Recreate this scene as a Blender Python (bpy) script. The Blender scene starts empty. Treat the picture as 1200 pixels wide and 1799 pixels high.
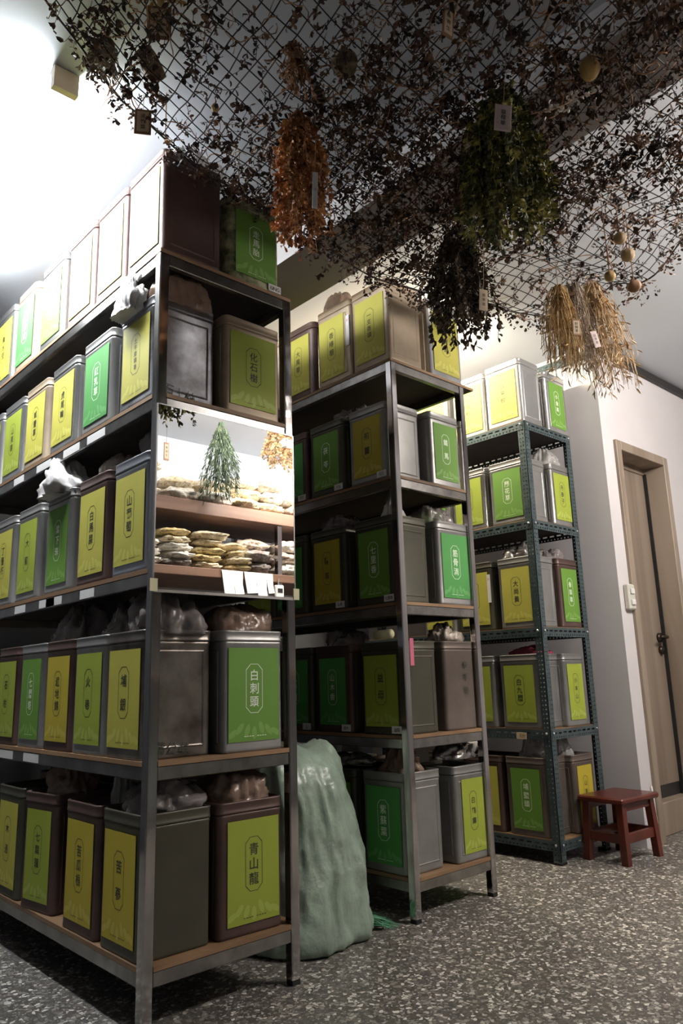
import bpy, math, random
from mathutils import Vector, Matrix, noise
random.seed(7)
scene = bpy.context.scene
COL = scene.collection
PI = math.pi

# ------------------------------------------------------------ camera, world, exposure
CAM = Vector((-0.9728, -1.7978, 0.8252))
YAW, PITCH, ROLL = 0.7481, 0.2196, -0.0298
fw = Vector((math.sin(YAW)*math.cos(PITCH), math.cos(YAW)*math.cos(PITCH), math.sin(PITCH)))
r0 = Vector((math.cos(YAW), -math.sin(YAW), 0)); u0 = r0.cross(fw)
rt = r0*math.cos(ROLL) + u0*math.sin(ROLL); up = u0*math.cos(ROLL) - r0*math.sin(ROLL)
cam_d = bpy.data.cameras.new('camera'); cam = bpy.data.objects.new('camera', cam_d); COL.objects.link(cam)
M = Matrix((rt, up, -fw)).transposed().to_4x4(); M.translation = CAM
cam.matrix_world = M
cam_d.sensor_fit = 'VERTICAL'; cam_d.sensor_height = 36.0
cam_d.lens = 1311.7*36.0/1799.0
cam_d.clip_start = 0.02
scene.camera = cam
scene.view_settings.view_transform = 'Standard'; scene.view_settings.look = 'None'
scene.view_settings.exposure = 0.0; scene.view_settings.gamma = 1.0
scene.view_settings.use_curve_mapping = False
w = bpy.data.worlds.new('world'); scene.world = w; w.use_nodes = True
w.node_tree.nodes['Background'].inputs[0].default_value = (0.6, 0.65, 0.75, 1)
w.node_tree.nodes['Background'].inputs[1].default_value = 0.005
LAMP_A, LAMP_B, LAMP_C, LAMP_D_FILL = 140.0, 330.0, 430.0, 260.0        # radiance of the opal cover and of the three bare tubes

# ------------------------------------------------------------ mesh helpers
def lerp(a, b, t): return a+(b-a)*t
class MB:
    def __init__(s): s.v = []; s.f = []; s.sm = []
    def add(s, vs, fs, smooth=False):
        b = len(s.v); s.v += [tuple(v) for v in vs]
        for f in fs: s.f.append(tuple(i+b for i in f)); s.sm.append(smooth)
        return s
    def box(s, x0, x1, y0, y1, z0, z1, bev=0.0):
        if bev <= 0:
            v = [(x0,y0,z0),(x1,y0,z0),(x1,y1,z0),(x0,y1,z0),(x0,y0,z1),(x1,y0,z1),(x1,y1,z1),(x0,y1,z1)]
            return s.add(v, [(0,3,2,1),(4,5,6,7),(0,1,5,4),(1,2,6,5),(2,3,7,6),(3,0,4,7)])
        b = min(bev, (x1-x0)*.45, (y1-y0)*.45, (z1-z0)*.45)
        v = []; idx = {}
        for i, (sx, sy, sz) in enumerate([(a,c,d) for a in (0,1) for c in (0,1) for d in (0,1)]):
            X = (x0,x1)[sx]; Y = (y0,y1)[sy]; Z = (z0,z1)[sz]
            dx = b if sx == 0 else -b; dy = b if sy == 0 else -b; dz = b if sz == 0 else -b
            idx[(sx,sy,sz,'x')] = len(v); v.append((X, Y+dy, Z+dz))
            idx[(sx,sy,sz,'y')] = len(v); v.append((X+dx, Y, Z+dz))
            idx[(sx,sy,sz,'z')] = len(v); v.append((X+dx, Y+dy, Z))
        I = idx; f = []
        for a in (0,1):
            f.append([I[(a,0,0,'x')],I[(a,1,0,'x')],I[(a,1,1,'x')],I[(a,0,1,'x')]])
            f.append([I[(0,a,0,'y')],I[(1,a,0,'y')],I[(1,a,1,'y')],I[(0,a,1,'y')]])
            f.append([I[(0,0,a,'z')],I[(1,0,a,'z')],I[(1,1,a,'z')],I[(0,1,a,'z')]])
            for c in (0,1):
                f.append([I[(a,c,0,'x')],I[(a,c,1,'x')],I[(a,c,1,'y')],I[(a,c,0,'y')]])
                f.append([I[(a,0,c,'x')],I[(a,1,c,'x')],I[(a,1,c,'z')],I[(a,0,c,'z')]])
                f.append([I[(0,a,c,'y')],I[(1,a,c,'y')],I[(1,a,c,'z')],I[(0,a,c,'z')]])
        for a in (0,1):
            for c in (0,1):
                for d in (0,1): f.append([I[(a,c,d,'x')],I[(a,c,d,'y')],I[(a,c,d,'z')]])
        cc = Vector(((x0+x1)/2,(y0+y1)/2,(z0+z1)/2)); ff = []
        for q in f:
            p = [Vector(v[i]) for i in q]; n = (p[1]-p[0]).cross(p[2]-p[0])
            ce = sum(p, Vector())/len(p)
            ff.append(q if n.dot(ce-cc) > 0 else q[::-1])
        return s.add(v, ff)
    def obox(s, c, ax, hx, ay, hy, az, hz):
        c = Vector(c); ax = Vector(ax).normalized()*hx; ay = Vector(ay).normalized()*hy; az = Vector(az).normalized()*hz
        v = [c-ax-ay-az, c+ax-ay-az, c+ax+ay-az, c-ax+ay-az, c-ax-ay+az, c+ax-ay+az, c+ax+ay+az, c-ax+ay+az]
        return s.add(v, [(0,3,2,1),(4,5,6,7),(0,1,5,4),(1,2,6,5),(2,3,7,6),(3,0,4,7)])
    def tube(s, pts, r, n=6, caps=True):
        pts = [Vector(p) for p in pts]; rs = r if isinstance(r, (list, tuple)) else [r]*len(pts)
        vs = []; fs = []; prev = None
        for i, p in enumerate(pts):
            d = (pts[min(i+1, len(pts)-1)] - pts[max(i-1, 0)])
            if d.length < 1e-9: d = Vector((0,0,1))
            d.normalize()
            if prev is None: a = d.orthogonal().normalized()
            else:
                a = prev - d*prev.dot(d)
                a = a.normalized() if a.length > 1e-6 else d.orthogonal().normalized()
            prev = a; b = d.cross(a)
            for k in range(n):
                t = 2*PI*k/n; vs.append(p + (a*math.cos(t) + b*math.sin(t))*rs[i])
        for i in range(len(pts)-1):
            for k in range(n):
                fs.append((i*n+k, i*n+(k+1)%n, (i+1)*n+(k+1)%n, (i+1)*n+k))
        if caps:
            fs.append(tuple(range(n))[::-1]); fs.append(tuple((len(pts)-1)*n+k for k in range(n)))
        return s.add(vs, fs, True)
    def loft(s, rings, smooth=True, cap0=True, cap1=True):
        n = len(rings[0]); vs = [p for r in rings for p in r]; fs = []
        for i in range(len(rings)-1):
            for k in range(n):
                fs.append((i*n+k, i*n+(k+1)%n, (i+1)*n+(k+1)%n, (i+1)*n+k))
        if cap0: fs.append(tuple(range(n))[::-1])
        if cap1: fs.append(tuple((len(rings)-1)*n+k for k in range(n)))
        return s.add(vs, fs, smooth)
    def mesh(s, name, mat):
        m = bpy.data.meshes.new(name); m.from_pydata(s.v, [], s.f)
        m.polygons.foreach_set('use_smooth', s.sm)
        for mt in (mat if isinstance(mat, (list, tuple)) else [mat]): m.materials.append(mt)
        m.update(); return m
    def build(s, name, mat, parent=None, loc=None):
        return link(name, s.mesh(name, mat), parent, loc)

def link(name, mesh, parent=None, loc=None):
    o = bpy.data.objects.new(name, mesh); COL.objects.link(o)
    if parent is not None: o.parent = parent
    if loc is not None: o.location = loc
    return o
def tag(o, label, cat, group=None, kind=None):
    o['label'] = label; o['category'] = cat
    if group: o['group'] = group
    if kind: o['kind'] = kind
    return o
def thing(name, label, cat, loc=(0,0,0), rz=0.0, group=None):
    o = bpy.data.objects.new(name, None); COL.objects.link(o)
    o.empty_display_size = .05; o.location = loc; o.rotation_euler = (0,0,rz)
    return tag(o, label, cat, group)
def struct(name, mb, mat, label=None):
    o = mb.build(name, mat); o['kind'] = 'structure'
    if label: o['label'] = label
    return o

# ------------------------------------------------------------ materials
def new_mat(name):
    m = bpy.data.materials.new(name); m.use_nodes = True
    return m, m.node_tree, m.node_tree.nodes['Principled BSDF']
def mat(name, col, rough=.5, metal=0.0, var=0.0, scale=8.0, col2=None, bump=0.0, bscale=40.0, spec=None, stretch=None, trans=0.0, sub=0.0):
    m, nt, b = new_mat(name)
    b.inputs['Base Color'].default_value = (*col, 1); b.inputs['Roughness'].default_value = rough
    b.inputs['Metallic'].default_value = metal
    if spec is not None: b.inputs['Specular IOR Level'].default_value = spec
    if trans: b.inputs['Transmission Weight'].default_value = trans
    if var > 0 or bump > 0 or col2:
        tc = nt.nodes.new('ShaderNodeTexCoord'); mp = nt.nodes.new('ShaderNodeMapping')
        if stretch: mp.inputs['Scale'].default_value = stretch
        nt.links.new(tc.outputs['Object'], mp.inputs['Vector'])
    if var > 0 or col2:
        nz = nt.nodes.new('ShaderNodeTexNoise'); nz.inputs['Scale'].default_value = scale; nz.inputs['Detail'].default_value = 6
        nz.inputs['Roughness'].default_value = .6
        cr = nt.nodes.new('ShaderNodeValToRGB'); c2 = col2 if col2 else tuple(max(0, c*(1-var)) for c in col)
        cr.color_ramp.elements[0].position = .35; cr.color_ramp.elements[1].position = .68
        cr.color_ramp.elements[0].color = (*c2, 1); cr.color_ramp.elements[1].color = (*col, 1)
        nt.links.new(mp.outputs[0], nz.inputs['Vector']); nt.links.new(nz.outputs[0], cr.inputs[0]); nt.links.new(cr.outputs[0], b.inputs['Base Color'])
    if bump > 0:
        n2 = nt.nodes.new('ShaderNodeTexNoise'); n2.inputs['Scale'].default_value = bscale; n2.inputs['Detail'].default_value = 4
        bp = nt.nodes.new('ShaderNodeBump'); bp.inputs['Strength'].default_value = bump; bp.inputs['Distance'].default_value = .01
        nt.links.new(mp.outputs[0], n2.inputs['Vector']); nt.links.new(n2.outputs[0], bp.inputs['Height']); nt.links.new(bp.outputs[0], b.inputs['Normal'])
    return m
def emit(name, col, strength):
    m = bpy.data.materials.new(name); m.use_nodes = True; nt = m.node_tree; nt.nodes.clear()
    e = nt.nodes.new('ShaderNodeEmission'); e.inputs[0].default_value = (*col, 1); e.inputs[1].default_value = strength
    o = nt.nodes.new('ShaderNodeOutputMaterial'); nt.links.new(e.outputs[0], o.inputs[0]); return m
def terrazzo():
    m, nt, b = new_mat('terrazzo'); L = nt.links.new
    tc = nt.nodes.new('ShaderNodeTexCoord')
    n0 = nt.nodes.new('ShaderNodeTexNoise'); n0.inputs['Scale'].default_value = 60; n0.inputs['Detail'].default_value = 2
    vadd = nt.nodes.new('ShaderNodeVectorMath'); vadd.operation = 'MULTIPLY_ADD'
    vadd.inputs[1].default_value = (.012,.012,.012)
    L(tc.outputs['Object'], n0.inputs['Vector']); L(n0.outputs['Color'], vadd.inputs[0]); L(tc.outputs['Object'], vadd.inputs[2])
    def layer(sc, lo, hi, stops):
        v = nt.nodes.new('ShaderNodeTexVoronoi'); v.inputs['Scale'].default_value = sc; L(vadd.outputs[0], v.inputs['Vector'])
        e = nt.nodes.new('ShaderNodeTexVoronoi'); e.feature = 'DISTANCE_TO_EDGE'; e.inputs['Scale'].default_value = sc; L(vadd.outputs[0], e.inputs['Vector'])
        sp = nt.nodes.new('ShaderNodeSeparateColor'); L(v.outputs['Color'], sp.inputs[0])
        cr = nt.nodes.new('ShaderNodeValToRGB'); cr.color_ramp.interpolation = 'CONSTANT'
        els = cr.color_ramp.elements
        els[0].position = stops[0][0]; els[0].color = (*stops[0][1],1); els[1].position = stops[1][0]; els[1].color = (*stops[1][1],1)
        for p, c in stops[2:]: el = els.new(p); el.color = (*c,1)
        L(sp.outputs[0], cr.inputs[0])
        mr = nt.nodes.new('ShaderNodeMapRange'); mr.inputs[1].default_value = lo; mr.inputs[2].default_value = hi; L(e.outputs['Distance'], mr.inputs[0])
        pick = nt.nodes.new('ShaderNodeMath'); pick.operation = 'MULTIPLY'
        return cr, mr, sp
    cr, mr, sp = layer(80, .05, .11, [(0,(.12,.105,.09)),(.3,(.18,.16,.138)),(.48,(.27,.245,.215)),(.66,(.45,.42,.375)),(.83,(.66,.63,.57))])
    cr2, mr2, sp2 = layer(150, .05, .12, [(0,(.09,.08,.075)),(.5,(.16,.15,.135)),(.8,(.36,.34,.31))])
    base = nt.nodes.new('ShaderNodeMix'); base.data_type = 'RGBA'; base.inputs[6].default_value = (.10,.093,.085,1)
    L(mr2.outputs[0], base.inputs[0]); L(cr2.outputs[0], base.inputs[7])
    top = nt.nodes.new('ShaderNodeMix'); top.data_type = 'RGBA'
    gate = nt.nodes.new('ShaderNodeMath'); gate.operation = 'GREATER_THAN'; gate.inputs[1].default_value = .42; L(sp.outputs[1], gate.inputs[0])
    mul = nt.nodes.new('ShaderNodeMath'); mul.operation = 'MULTIPLY'; L(gate.outputs[0], mul.inputs[0]); L(mr.outputs[0], mul.inputs[1])
    L(mul.outputs[0], top.inputs[0]); L(base.outputs[2], top.inputs[6]); L(cr.outputs[0], top.inputs[7])
    L(top.outputs[2], b.inputs['Base Color']); b.inputs['Roughness'].default_value = .38
    return m
def wood(name, c1, c2, scale=6, stretch=(1,1,.08), rough=.45):
    m, nt, b = new_mat(name); L = nt.links.new
    tc = nt.nodes.new('ShaderNodeTexCoord'); mp = nt.nodes.new('ShaderNodeMapping'); mp.inputs['Scale'].default_value = stretch
    nz = nt.nodes.new('ShaderNodeTexNoise'); nz.inputs['Scale'].default_value = scale; nz.inputs['Detail'].default_value = 8; nz.inputs['Distortion'].default_value = .6
    cr = nt.nodes.new('ShaderNodeValToRGB'); cr.color_ramp.elements[0].position = .3; cr.color_ramp.elements[1].position = .7
    cr.color_ramp.elements[0].color = (*c1,1); cr.color_ramp.elements[1].color = (*c2,1)
    L(tc.outputs['Object'], mp.inputs[0]); L(mp.outputs[0], nz.inputs['Vector']); L(nz.outputs[0], cr.inputs[0]); L(cr.outputs[0], b.inputs['Base Color'])
    b.inputs['Roughness'].default_value = rough; return m
def plastic(name, col, alpha=.75, rough=.22, bump=.5):
    m = mat(name, col, rough, 0, .35, 14, bump=bump, bscale=35)
    nt = m.node_tree; b = nt.nodes['Principled BSDF']; b.inputs['Alpha'].default_value = alpha
    return m
def leafy(name, stops, rough=.7, scale=30):
    m, nt, b = new_mat(name); L = nt.links.new
    tc = nt.nodes.new('ShaderNodeTexCoord'); nz = nt.nodes.new('ShaderNodeTexNoise'); nz.inputs['Scale'].default_value = scale
    cr = nt.nodes.new('ShaderNodeValToRGB'); els = cr.color_ramp.elements
    els[0].position = .32; els[1].position = .68; els[0].color = (*stops[0],1); els[1].color = (*stops[-1],1)
    if len(stops) == 3: e = els.new(.5); e.color = (*stops[1],1)
    L(tc.outputs['Object'], nz.inputs['Vector']); L(nz.outputs[0], cr.inputs[0]); L(cr.outputs[0], b.inputs['Base Color'])
    b.inputs['Roughness'].default_value = rough; return m
def sliced(name, c1, c2, c3):
    m, nt, b = new_mat(name); L = nt.links.new
    tc = nt.nodes.new('ShaderNodeTexCoord'); v = nt.nodes.new('ShaderNodeTexVoronoi'); v.inputs['Scale'].default_value = 55
    L(tc.outputs['Object'], v.inputs['Vector']); sp = nt.nodes.new('ShaderNodeSeparateColor'); L(v.outputs['Color'], sp.inputs[0])
    cr = nt.nodes.new('ShaderNodeValToRGB'); els = cr.color_ramp.elements
    els[0].color = (*c1,1); els[1].color = (*c3,1); e = els.new(.45); e.color = (*c2,1)
    L(sp.outputs[0], cr.inputs[0]); L(cr.outputs[0], b.inputs['Base Color'])
    bp = nt.nodes.new('ShaderNodeBump'); bp.inputs['Strength'].default_value = .6; bp.inputs['Distance'].default_value = .008
    L(v.outputs['Distance'], bp.inputs['Height']); L(bp.outputs[0], b.inputs['Normal'])
    b.inputs['Roughness'].default_value = .3; b.inputs['Coat Weight'].default_value = .5; return m

MAT = dict(
 floor=terrazzo(),
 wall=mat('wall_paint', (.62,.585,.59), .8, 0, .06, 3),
 wall_dark=mat('wall_paint_shade_grey', (.10,.10,.11), .8, 0, .1, 3),  # darkened for unseen walls, stands in for shade and cuts bounce light
 wall_back=mat('wall_paint_cool', (.46,.50,.54), .8, 0, .05, 3),
 ceil=mat('ceiling_paint', (.62,.645,.69), .85),
 beam=mat('beam_paint', (.36,.335,.33), .85),
 steel=mat('stainless_steel', (.58,.55,.54), .10, 1.0, .3, 30, stretch=(1,1,.06)),
 rail=mat('worn_steel_rail', (.42,.40,.38), .22, .95, .45, 14),
 board=wood('plywood_board', (.13,.07,.035), (.34,.20,.105), 9, (.3,.08,1), .6),
 underside=mat('board_underside_shade', (.045,.036,.032), .7, 0, .3, 8),  # shade beneath the shelves put into the colour
 grey=mat('galvanised_tin', (.33,.32,.31), .42, .65, .25, 5),
 blue=mat('bluish_tin', (.37,.38,.42), .32, .75, .22, 5),
 silver=mat('bright_tin', (.58,.57,.56), .24, .85, .2, 4),
 dark=mat('dark_olive_tin', (.080,.074,.052), .42, .35, .25, 6),
 brown=mat('brown_tin', (.115,.068,.058), .45, .35, .4, 6),
 rust=mat('stained_tin', (.27,.245,.22), .36, .7, .0, 5, col2=(.06,.043,.033)),
 stain=mat('streaked_tin', (.48,.48,.52), .30, .7, .0, 6, col2=(.07,.062,.062)),
 tan=mat('tan_tin', (.40,.31,.22), .5, .35, .35, 6),
 oldgreen=mat('worn_green_tin', (.52,.50,.30), .5, .2, .0, 26, col2=(.05,.08,.035)),
 plain=mat('umber_tin', (.17,.135,.115), .5, .45, .3, 6),
 lemon=mat('yellow_label_paper', (.50,.46,.07), .65, 0, .12, 5),
 gold=mat('golden_label_paper', (0.48,0.385,0.03), .65, 0, .12, 5),
 lime=mat('lime_label_paper', (0.315,0.38,0.038), .65, 0, .12, 5),
 green=mat('green_label_paper', (0.125,0.275,0.03), .65, 0, .12, 5),
 emerald=mat('emerald_label_paper', (0.065,0.29,0.06), .65, 0, .1, 5),
 ink=mat('dark_ink', (.03,.035,.02), .6),
 white_ink=mat('white_ink', (.75,.82,.68), .6),
 print_lemon=mat('pale_lemon_print', (0.54,0.51,0.1), .6), print_gold=mat('pale_gold_print', (0.52,0.44,0.08), .6), print_lime=mat('pale_lime_print', (0.36,0.43,0.08), .6),
 print_green=mat('pale_green_print', (0.175,0.33,0.065), .6), print_emerald=mat('pale_emerald_print', (0.11,0.335,0.1), .6),
 paper=mat('white_paper', (.72,.70,.69), .7, 0, .08, 20),
 red=mat('red_ink', (.55,.05,.05), .6),
 pink=mat('pink_paper', (.55,.12,.2), .6),
 tape=mat('cream_tape', (.62,.58,.36), .6),
 bag_grey=plastic('smoky_plastic', (.30,.26,.25), .72),
 bag_brown=plastic('brown_contents_plastic', (.30,.20,.15), .9),
 bag_white=plastic('white_plastic', (.70,.67,.66), .95, .4, .3),
 bag_clear=plastic('clear_plastic', (.62,.60,.58), .6),
 bag_pink=plastic('pink_plastic', (.40,.07,.12), .9),
 bag_beige=plastic('beige_plastic', (.48,.40,.33), .92),
 foil=mat('silver_film', (.55,.52,.50), .2, .6, .5, 20, bump=.8, bscale=25),
 sack=mat('woven_green_sack', (.33,.42,.335), .33, 0, .45, 9, bump=.9, bscale=18),
 sack_fray=mat('green_fray', (.10,.30,.17), .6),
 teal=mat('teal_enamel', (.068,.098,.104), .40, .3, .3, 20),
 zinc=mat('zinc_bolt', (.6,.6,.6), .3, .9),
 stool=mat('red_brown_varnish', (.125,.024,.014), .3, 0, .45, 10, stretch=(1,1,.4)),
 door=wood('walnut_laminate', (.145,.105,.075), (.30,.235,.185), 7, (1.0,1.0,.05), .5),
 frame=wood('walnut_frame', (.20,.15,.11), (.34,.27,.21), 8, (1,1,.1), .5),
 black=mat('black_plastic', (.012,.012,.012), .5),
 iron=mat('dark_handle', (.06,.045,.035), .35, .8),
 ivory=mat('ivory_plastic', (.55,.53,.46), .45),
 trunk=mat('dark_trunking_and_shadow', (.025,.022,.022), .5),
 net=mat('black_net', (.02,.018,.018), .7),
 twig=leafy('dry_twig', [(.08,.04,.022),(.32,.15,.07),(.66,.42,.23)]),
 litter=leafy('dark_dry_leaf', [(.022,.015,.013),(.065,.035,.025),(.24,.125,.07)], scale=18),
 rustleaf=leafy('rust_leaf', [(.14,.045,.018),(.42,.17,.06),(.75,.42,.17)]),
 greenleaf=leafy('olive_leaf', [(.020,.024,.010),(.085,.085,.022),(.50,.43,.11)], scale=26),
 darkleaf=leafy('umber_leaf', [(.03,.02,.014),(.075,.048,.03),(.17,.11,.065)]),
 straw=leafy('pale_straw', [(.28,.17,.08),(.52,.35,.18),(.68,.52,.32)]),
 straw_grey=leafy('grey_straw', [(.16,.12,.09),(.32,.25,.19),(.46,.38,.29)]),
 straw_gold=leafy('golden_straw', [(.33,.19,.06),(.52,.33,.13),(.62,.45,.22)]),
 fern=leafy('dark_fern', [(.02,.035,.02),(.05,.08,.04),(.12,.16,.08)]),
 pod=mat('dry_pod', (.48,.33,.17), .6, 0, .4, 20),
 gourd=mat('ochre_gourd', (.52,.33,.11), .5, 0, .3, 18),
 fruit=mat('brown_fruit', (.25,.18,.10), .6, 0, .5, 40, bump=.4, bscale=60),
 loofah=mat('brown_loofah', (.26,.17,.09), .8, 0, .5, 40, bump=.8, bscale=60),
 flower=mat('white_bloom', (.72,.66,.62), .7),
 tagwood=mat('tag_border', (.33,.17,.09), .6, 0, .2, 20),
 tagface=mat('tag_paper', (.66,.50,.34), .6, 0, .1, 20),
 tagpink=mat('tag_paper_pink', (.55,.42,.40), .6, 0, .1, 20),
 twine=mat('twine', (.35,.25,.15), .8),
 lampbox=mat('lamp_housing', (.75,.72,.68), .5),
 lampend=mat('lamp_end_cap', (.62,.50,.36), .5),
 slice_a=sliced('pale_slices', (.75,.62,.38), (.85,.78,.62), (.45,.30,.12)),
 slice_b=sliced('cream_slices', (.80,.76,.68), (.62,.55,.45), (.88,.86,.82)),
 slice_c=sliced('golden_slices', (.62,.45,.16), (.82,.70,.40), (.40,.25,.08)),
 slice_d=sliced('grey_herb', (.20,.17,.15), (.30,.26,.23), (.14,.11,.10)),
 slice_e=sliced('brown_herb', (.35,.25,.17), (.55,.45,.36), (.22,.14,.09)),
)
# mirror silvering
mm, nt_, b_ = new_mat('mirror_silver'); b_.inputs['Base Color'].default_value = (.93,.94,.94,1); b_.inputs['Metallic'].default_value = 1; b_.inputs['Roughness'].default_value = 0.0
MAT['mirror'] = mm

# ------------------------------------------------------------ the room
XW, YD, ZC = 2.63, 0.032, 2.57          # right wall behind the green rack, door wall, ceiling height
XL, YB, YF, XR = -2.4, 1.85, -2.85, 4.2
struct('floor', MB().box(XL-.1, XR+.1, YF-.1, YB+.1, -.1, 0), MAT['floor'])
struct('ceiling', MB().box(XL-.1, XR+.1, YF-.1, YB+.1, ZC, ZC+.1), MAT['ceil'])
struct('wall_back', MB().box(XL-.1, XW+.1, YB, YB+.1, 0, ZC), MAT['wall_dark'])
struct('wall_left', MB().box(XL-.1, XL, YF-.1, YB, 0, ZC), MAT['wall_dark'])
struct('wall_front', MB().box(XL, XR, YF-.1, YF, 0, ZC), MAT['wall_back'])
struct('wall_far_right', MB().box(XR, XR+.1, YF-.1, YD, 0, ZC), MAT['wall'])
struct('wall_right', MB().box(XW, XW+.1, YD+.1, YB, 0, ZC), MAT['wall'])
DX0, DX1, DZ = 2.745, 3.36, 2.046        # outer size of the door frame
FW = .052
wd = MB()
wd.box(XW, DX0+.02, YD, YD+.1, 0, ZC); wd.box(DX1-.02, XR+.1, YD, YD+.1, 0, ZC); wd.box(DX0+.02, DX1-.02, YD, YD+.1, DZ-.02, ZC)
struct('wall_door', wd, MAT['wall'])
struct('trim_1', MB().box(.70, .98, YF, YB, 2.45, ZC), MAT['beam'], 'grey ceiling beam running above the middle rack')
ct = MB(); ct.box(XW+.02, XR, YD-.03, YD, ZC-.05, ZC-.008, .004)
struct('trim_2', ct, MAT['trunk'], 'dark cable trunking along the top of the door wall')
# door
dr = thing('door_1', 'walnut laminate toilet door in deep frame beside the red stool', 'door', (DX0, YD, 0)); dr['kind'] = 'structure'
W_ = DX1-DX0
fb = MB(); fb.box(0, FW, -.018, .16, 0, DZ, .003); fb.box(W_-FW, W_, -.018, .16, 0, DZ, .003); fb.box(FW, W_-FW, -.018, .16, DZ-FW, DZ, .003)
fb.build('door_frame', MAT['frame'], dr)
MB().box(FW, W_-FW, .05, .16, 0, .16, .004).build('sill', MAT['frame'], dr)
MB().box(FW, W_-FW, .118, .15, .16, .225).build('sill_shadow', MAT['trunk'], dr)  # dark strip drawn where the sill's shadow falls
leaf_ = MB().box(FW+.002, W_-FW-.004, .115, .15, .225, DZ-FW-.035).build('door_leaf', MAT['door'], dr)
MB().box(FW, W_-FW, .108, .16, DZ-FW-.035, DZ-FW).build('head_stop', MAT['door'], dr)
MB().box(W_-FW-.008, W_-FW, .095, .116, .16, DZ-FW-.03).build('gasket', MAT['black'], dr)
hd = MB(); hx = W_-FW-.05
hd.tube([(hx, .115, 1.0), (hx, .10, 1.0)], .026, 14); hd.tube([(hx, .105, 1.0), (hx, .065, 1.0), (hx-.01, .06, 1.0), (hx-.085, .06, 1.0)], [.009,.009,.010,.008], 8)
hd.tube([(hx, .115, .93), (hx, .098, .93)], .022, 14)
hd.build('handle', MAT['iron'], dr)
sg = MB()
for q in ((0, .022), (.052, .074)):
    sg.box(.20+q[0]-.008, .20+q[1]+.008-.008, .109, .115, 1.60, 1.62); sg.box(.20+q[0], .20+q[1]-.008, .109, .115, 1.62, 1.73); sg.box(.20+q[0]-.008, .20+q[1]+.0, .109, .115, 1.73, 1.75)
sg.box(.20, .27, .109, .115, 1.655, 1.685)
sg.build('toilet_sign', MAT['black'], leaf_)
# light switch
sw = thing('light_switch', 'ivory double light switch on the wall strip left of the door', 'switch', (2.705, YD, 1.19))
MB().box(-.034, .034, -.03, 0, -.065, .065, .006).build('back_box', MAT['ivory'], sw)
for dz in (.028, -.028): MB().box(-.018, .018, -.038, -.03, dz-.014, dz+.014, .003).build('rocker', MAT['paper'], sw)
cb = MB(); cb.tube([(2.72, YD-.008, .27), (2.722, YD-.012, .2), (2.728, YD-.009, .14), (2.735, YD-.012, .10)], .005, 6); 
tag(cb.build('cable', MAT['paper']), 'short white cable hanging low on wall by the door frame', 'cable')

# ------------------------------------------------------------ fluorescent battens
def batten(name, label, c, ax, length, col, strength, endcap=False):
    t = thing(name, label, 'lamp', c)
    a = Vector(ax); s = Vector((a.y, a.x, 0))
    hb = MB(); hb.obox((0,0,-.015 if endcap else -.024), a, length/2, s, .032, (0,0,1), .015 if endcap else .024); hb.build('housing', MAT['lampbox'], t)
    for sgn in (-1, 1):
        e = MB(); e.obox(a*sgn*(length/2+.006)+Vector((0,0,-.04)), a, .012, s, .036, (0,0,1), .034); e.build('end_cap', MAT['lampend'] if endcap else MAT['lampbox'], t)
    if endcap:      # opal cover wrapped over the housing
        cv = MB(); cv.obox((0,0,-.052), a, length/2-.006, s, .034, (0,0,1), .022); cv.build('opal_cover', emit(name+'_glow', col, strength), t); return t
    tb = MB(); tb.tube([a*(-length/2+.01)+Vector((0,0,-.064)), a*(length/2-.01)+Vector((0,0,-.064))], .0135, 12)
    tb.build('tube', emit(name+'_glow', col, strength), t)
    return t
batten('fluorescent_lamp', 'lit ceiling batten lamp over the aisle left of the front rack', (-.285, .67, ZC), (0,1,0), 1.2, (.93,.97,1.0), LAMP_A, True)
batten('fluorescent_lamp', 'lit ceiling batten lamp over the aisle beside the green rack', (1.80, .72, ZC), (0,1,0), .9, (1.0,.91,.70), LAMP_B)
pl_ = thing('hanging_lamp', 'lit tube lamp with added white hood hanging on two rods over the open floor', 'lamp', (2.28, -1.74, 2.27))
hb = MB()
for sg_ in (-1, 1):
    hb.add([(-.47,0,.034),(.47,0,.034),(.47,sg_*.047,.019),(-.47,sg_*.047,.019),(-.47,0,.038),(.47,0,.038),(.47,sg_*.049,.022),(-.47,sg_*.049,.022)], [(0,1,2,3),(4,7,6,5),(3,2,6,7),(0,3,7,4),(1,5,6,2)])
hb.build('hood', MAT['lampbox'], pl_)  # unseen hood, shaped to keep the tube's light off the ceiling
for x in (-.46, .46): MB().box(x-.01, x+.01, -.02, .02, -.02, .032, .004).build('end_cap', MAT['lampbox'], pl_)
MB().tube([(-.45,0,0),(.45,0,0)], .0135, 12).build('tube', emit('hanging_lamp_glow', (1.0,.94,.87), LAMP_C), pl_)
for x in (-.32, .32): MB().tube([(x,0,.03),(x,0,ZC-2.27)], .004, 6).build('rod', MAT['lampbox'], pl_)

batten('fluorescent_lamp', 'added unseen fill batten on the ceiling before the racks', (1.72, -1.66, ZC), (1,0,0), 1.2, (1.0,.95,.90), LAMP_D_FILL)  # unseen fill light, added to brighten the wall strip and floor

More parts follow.
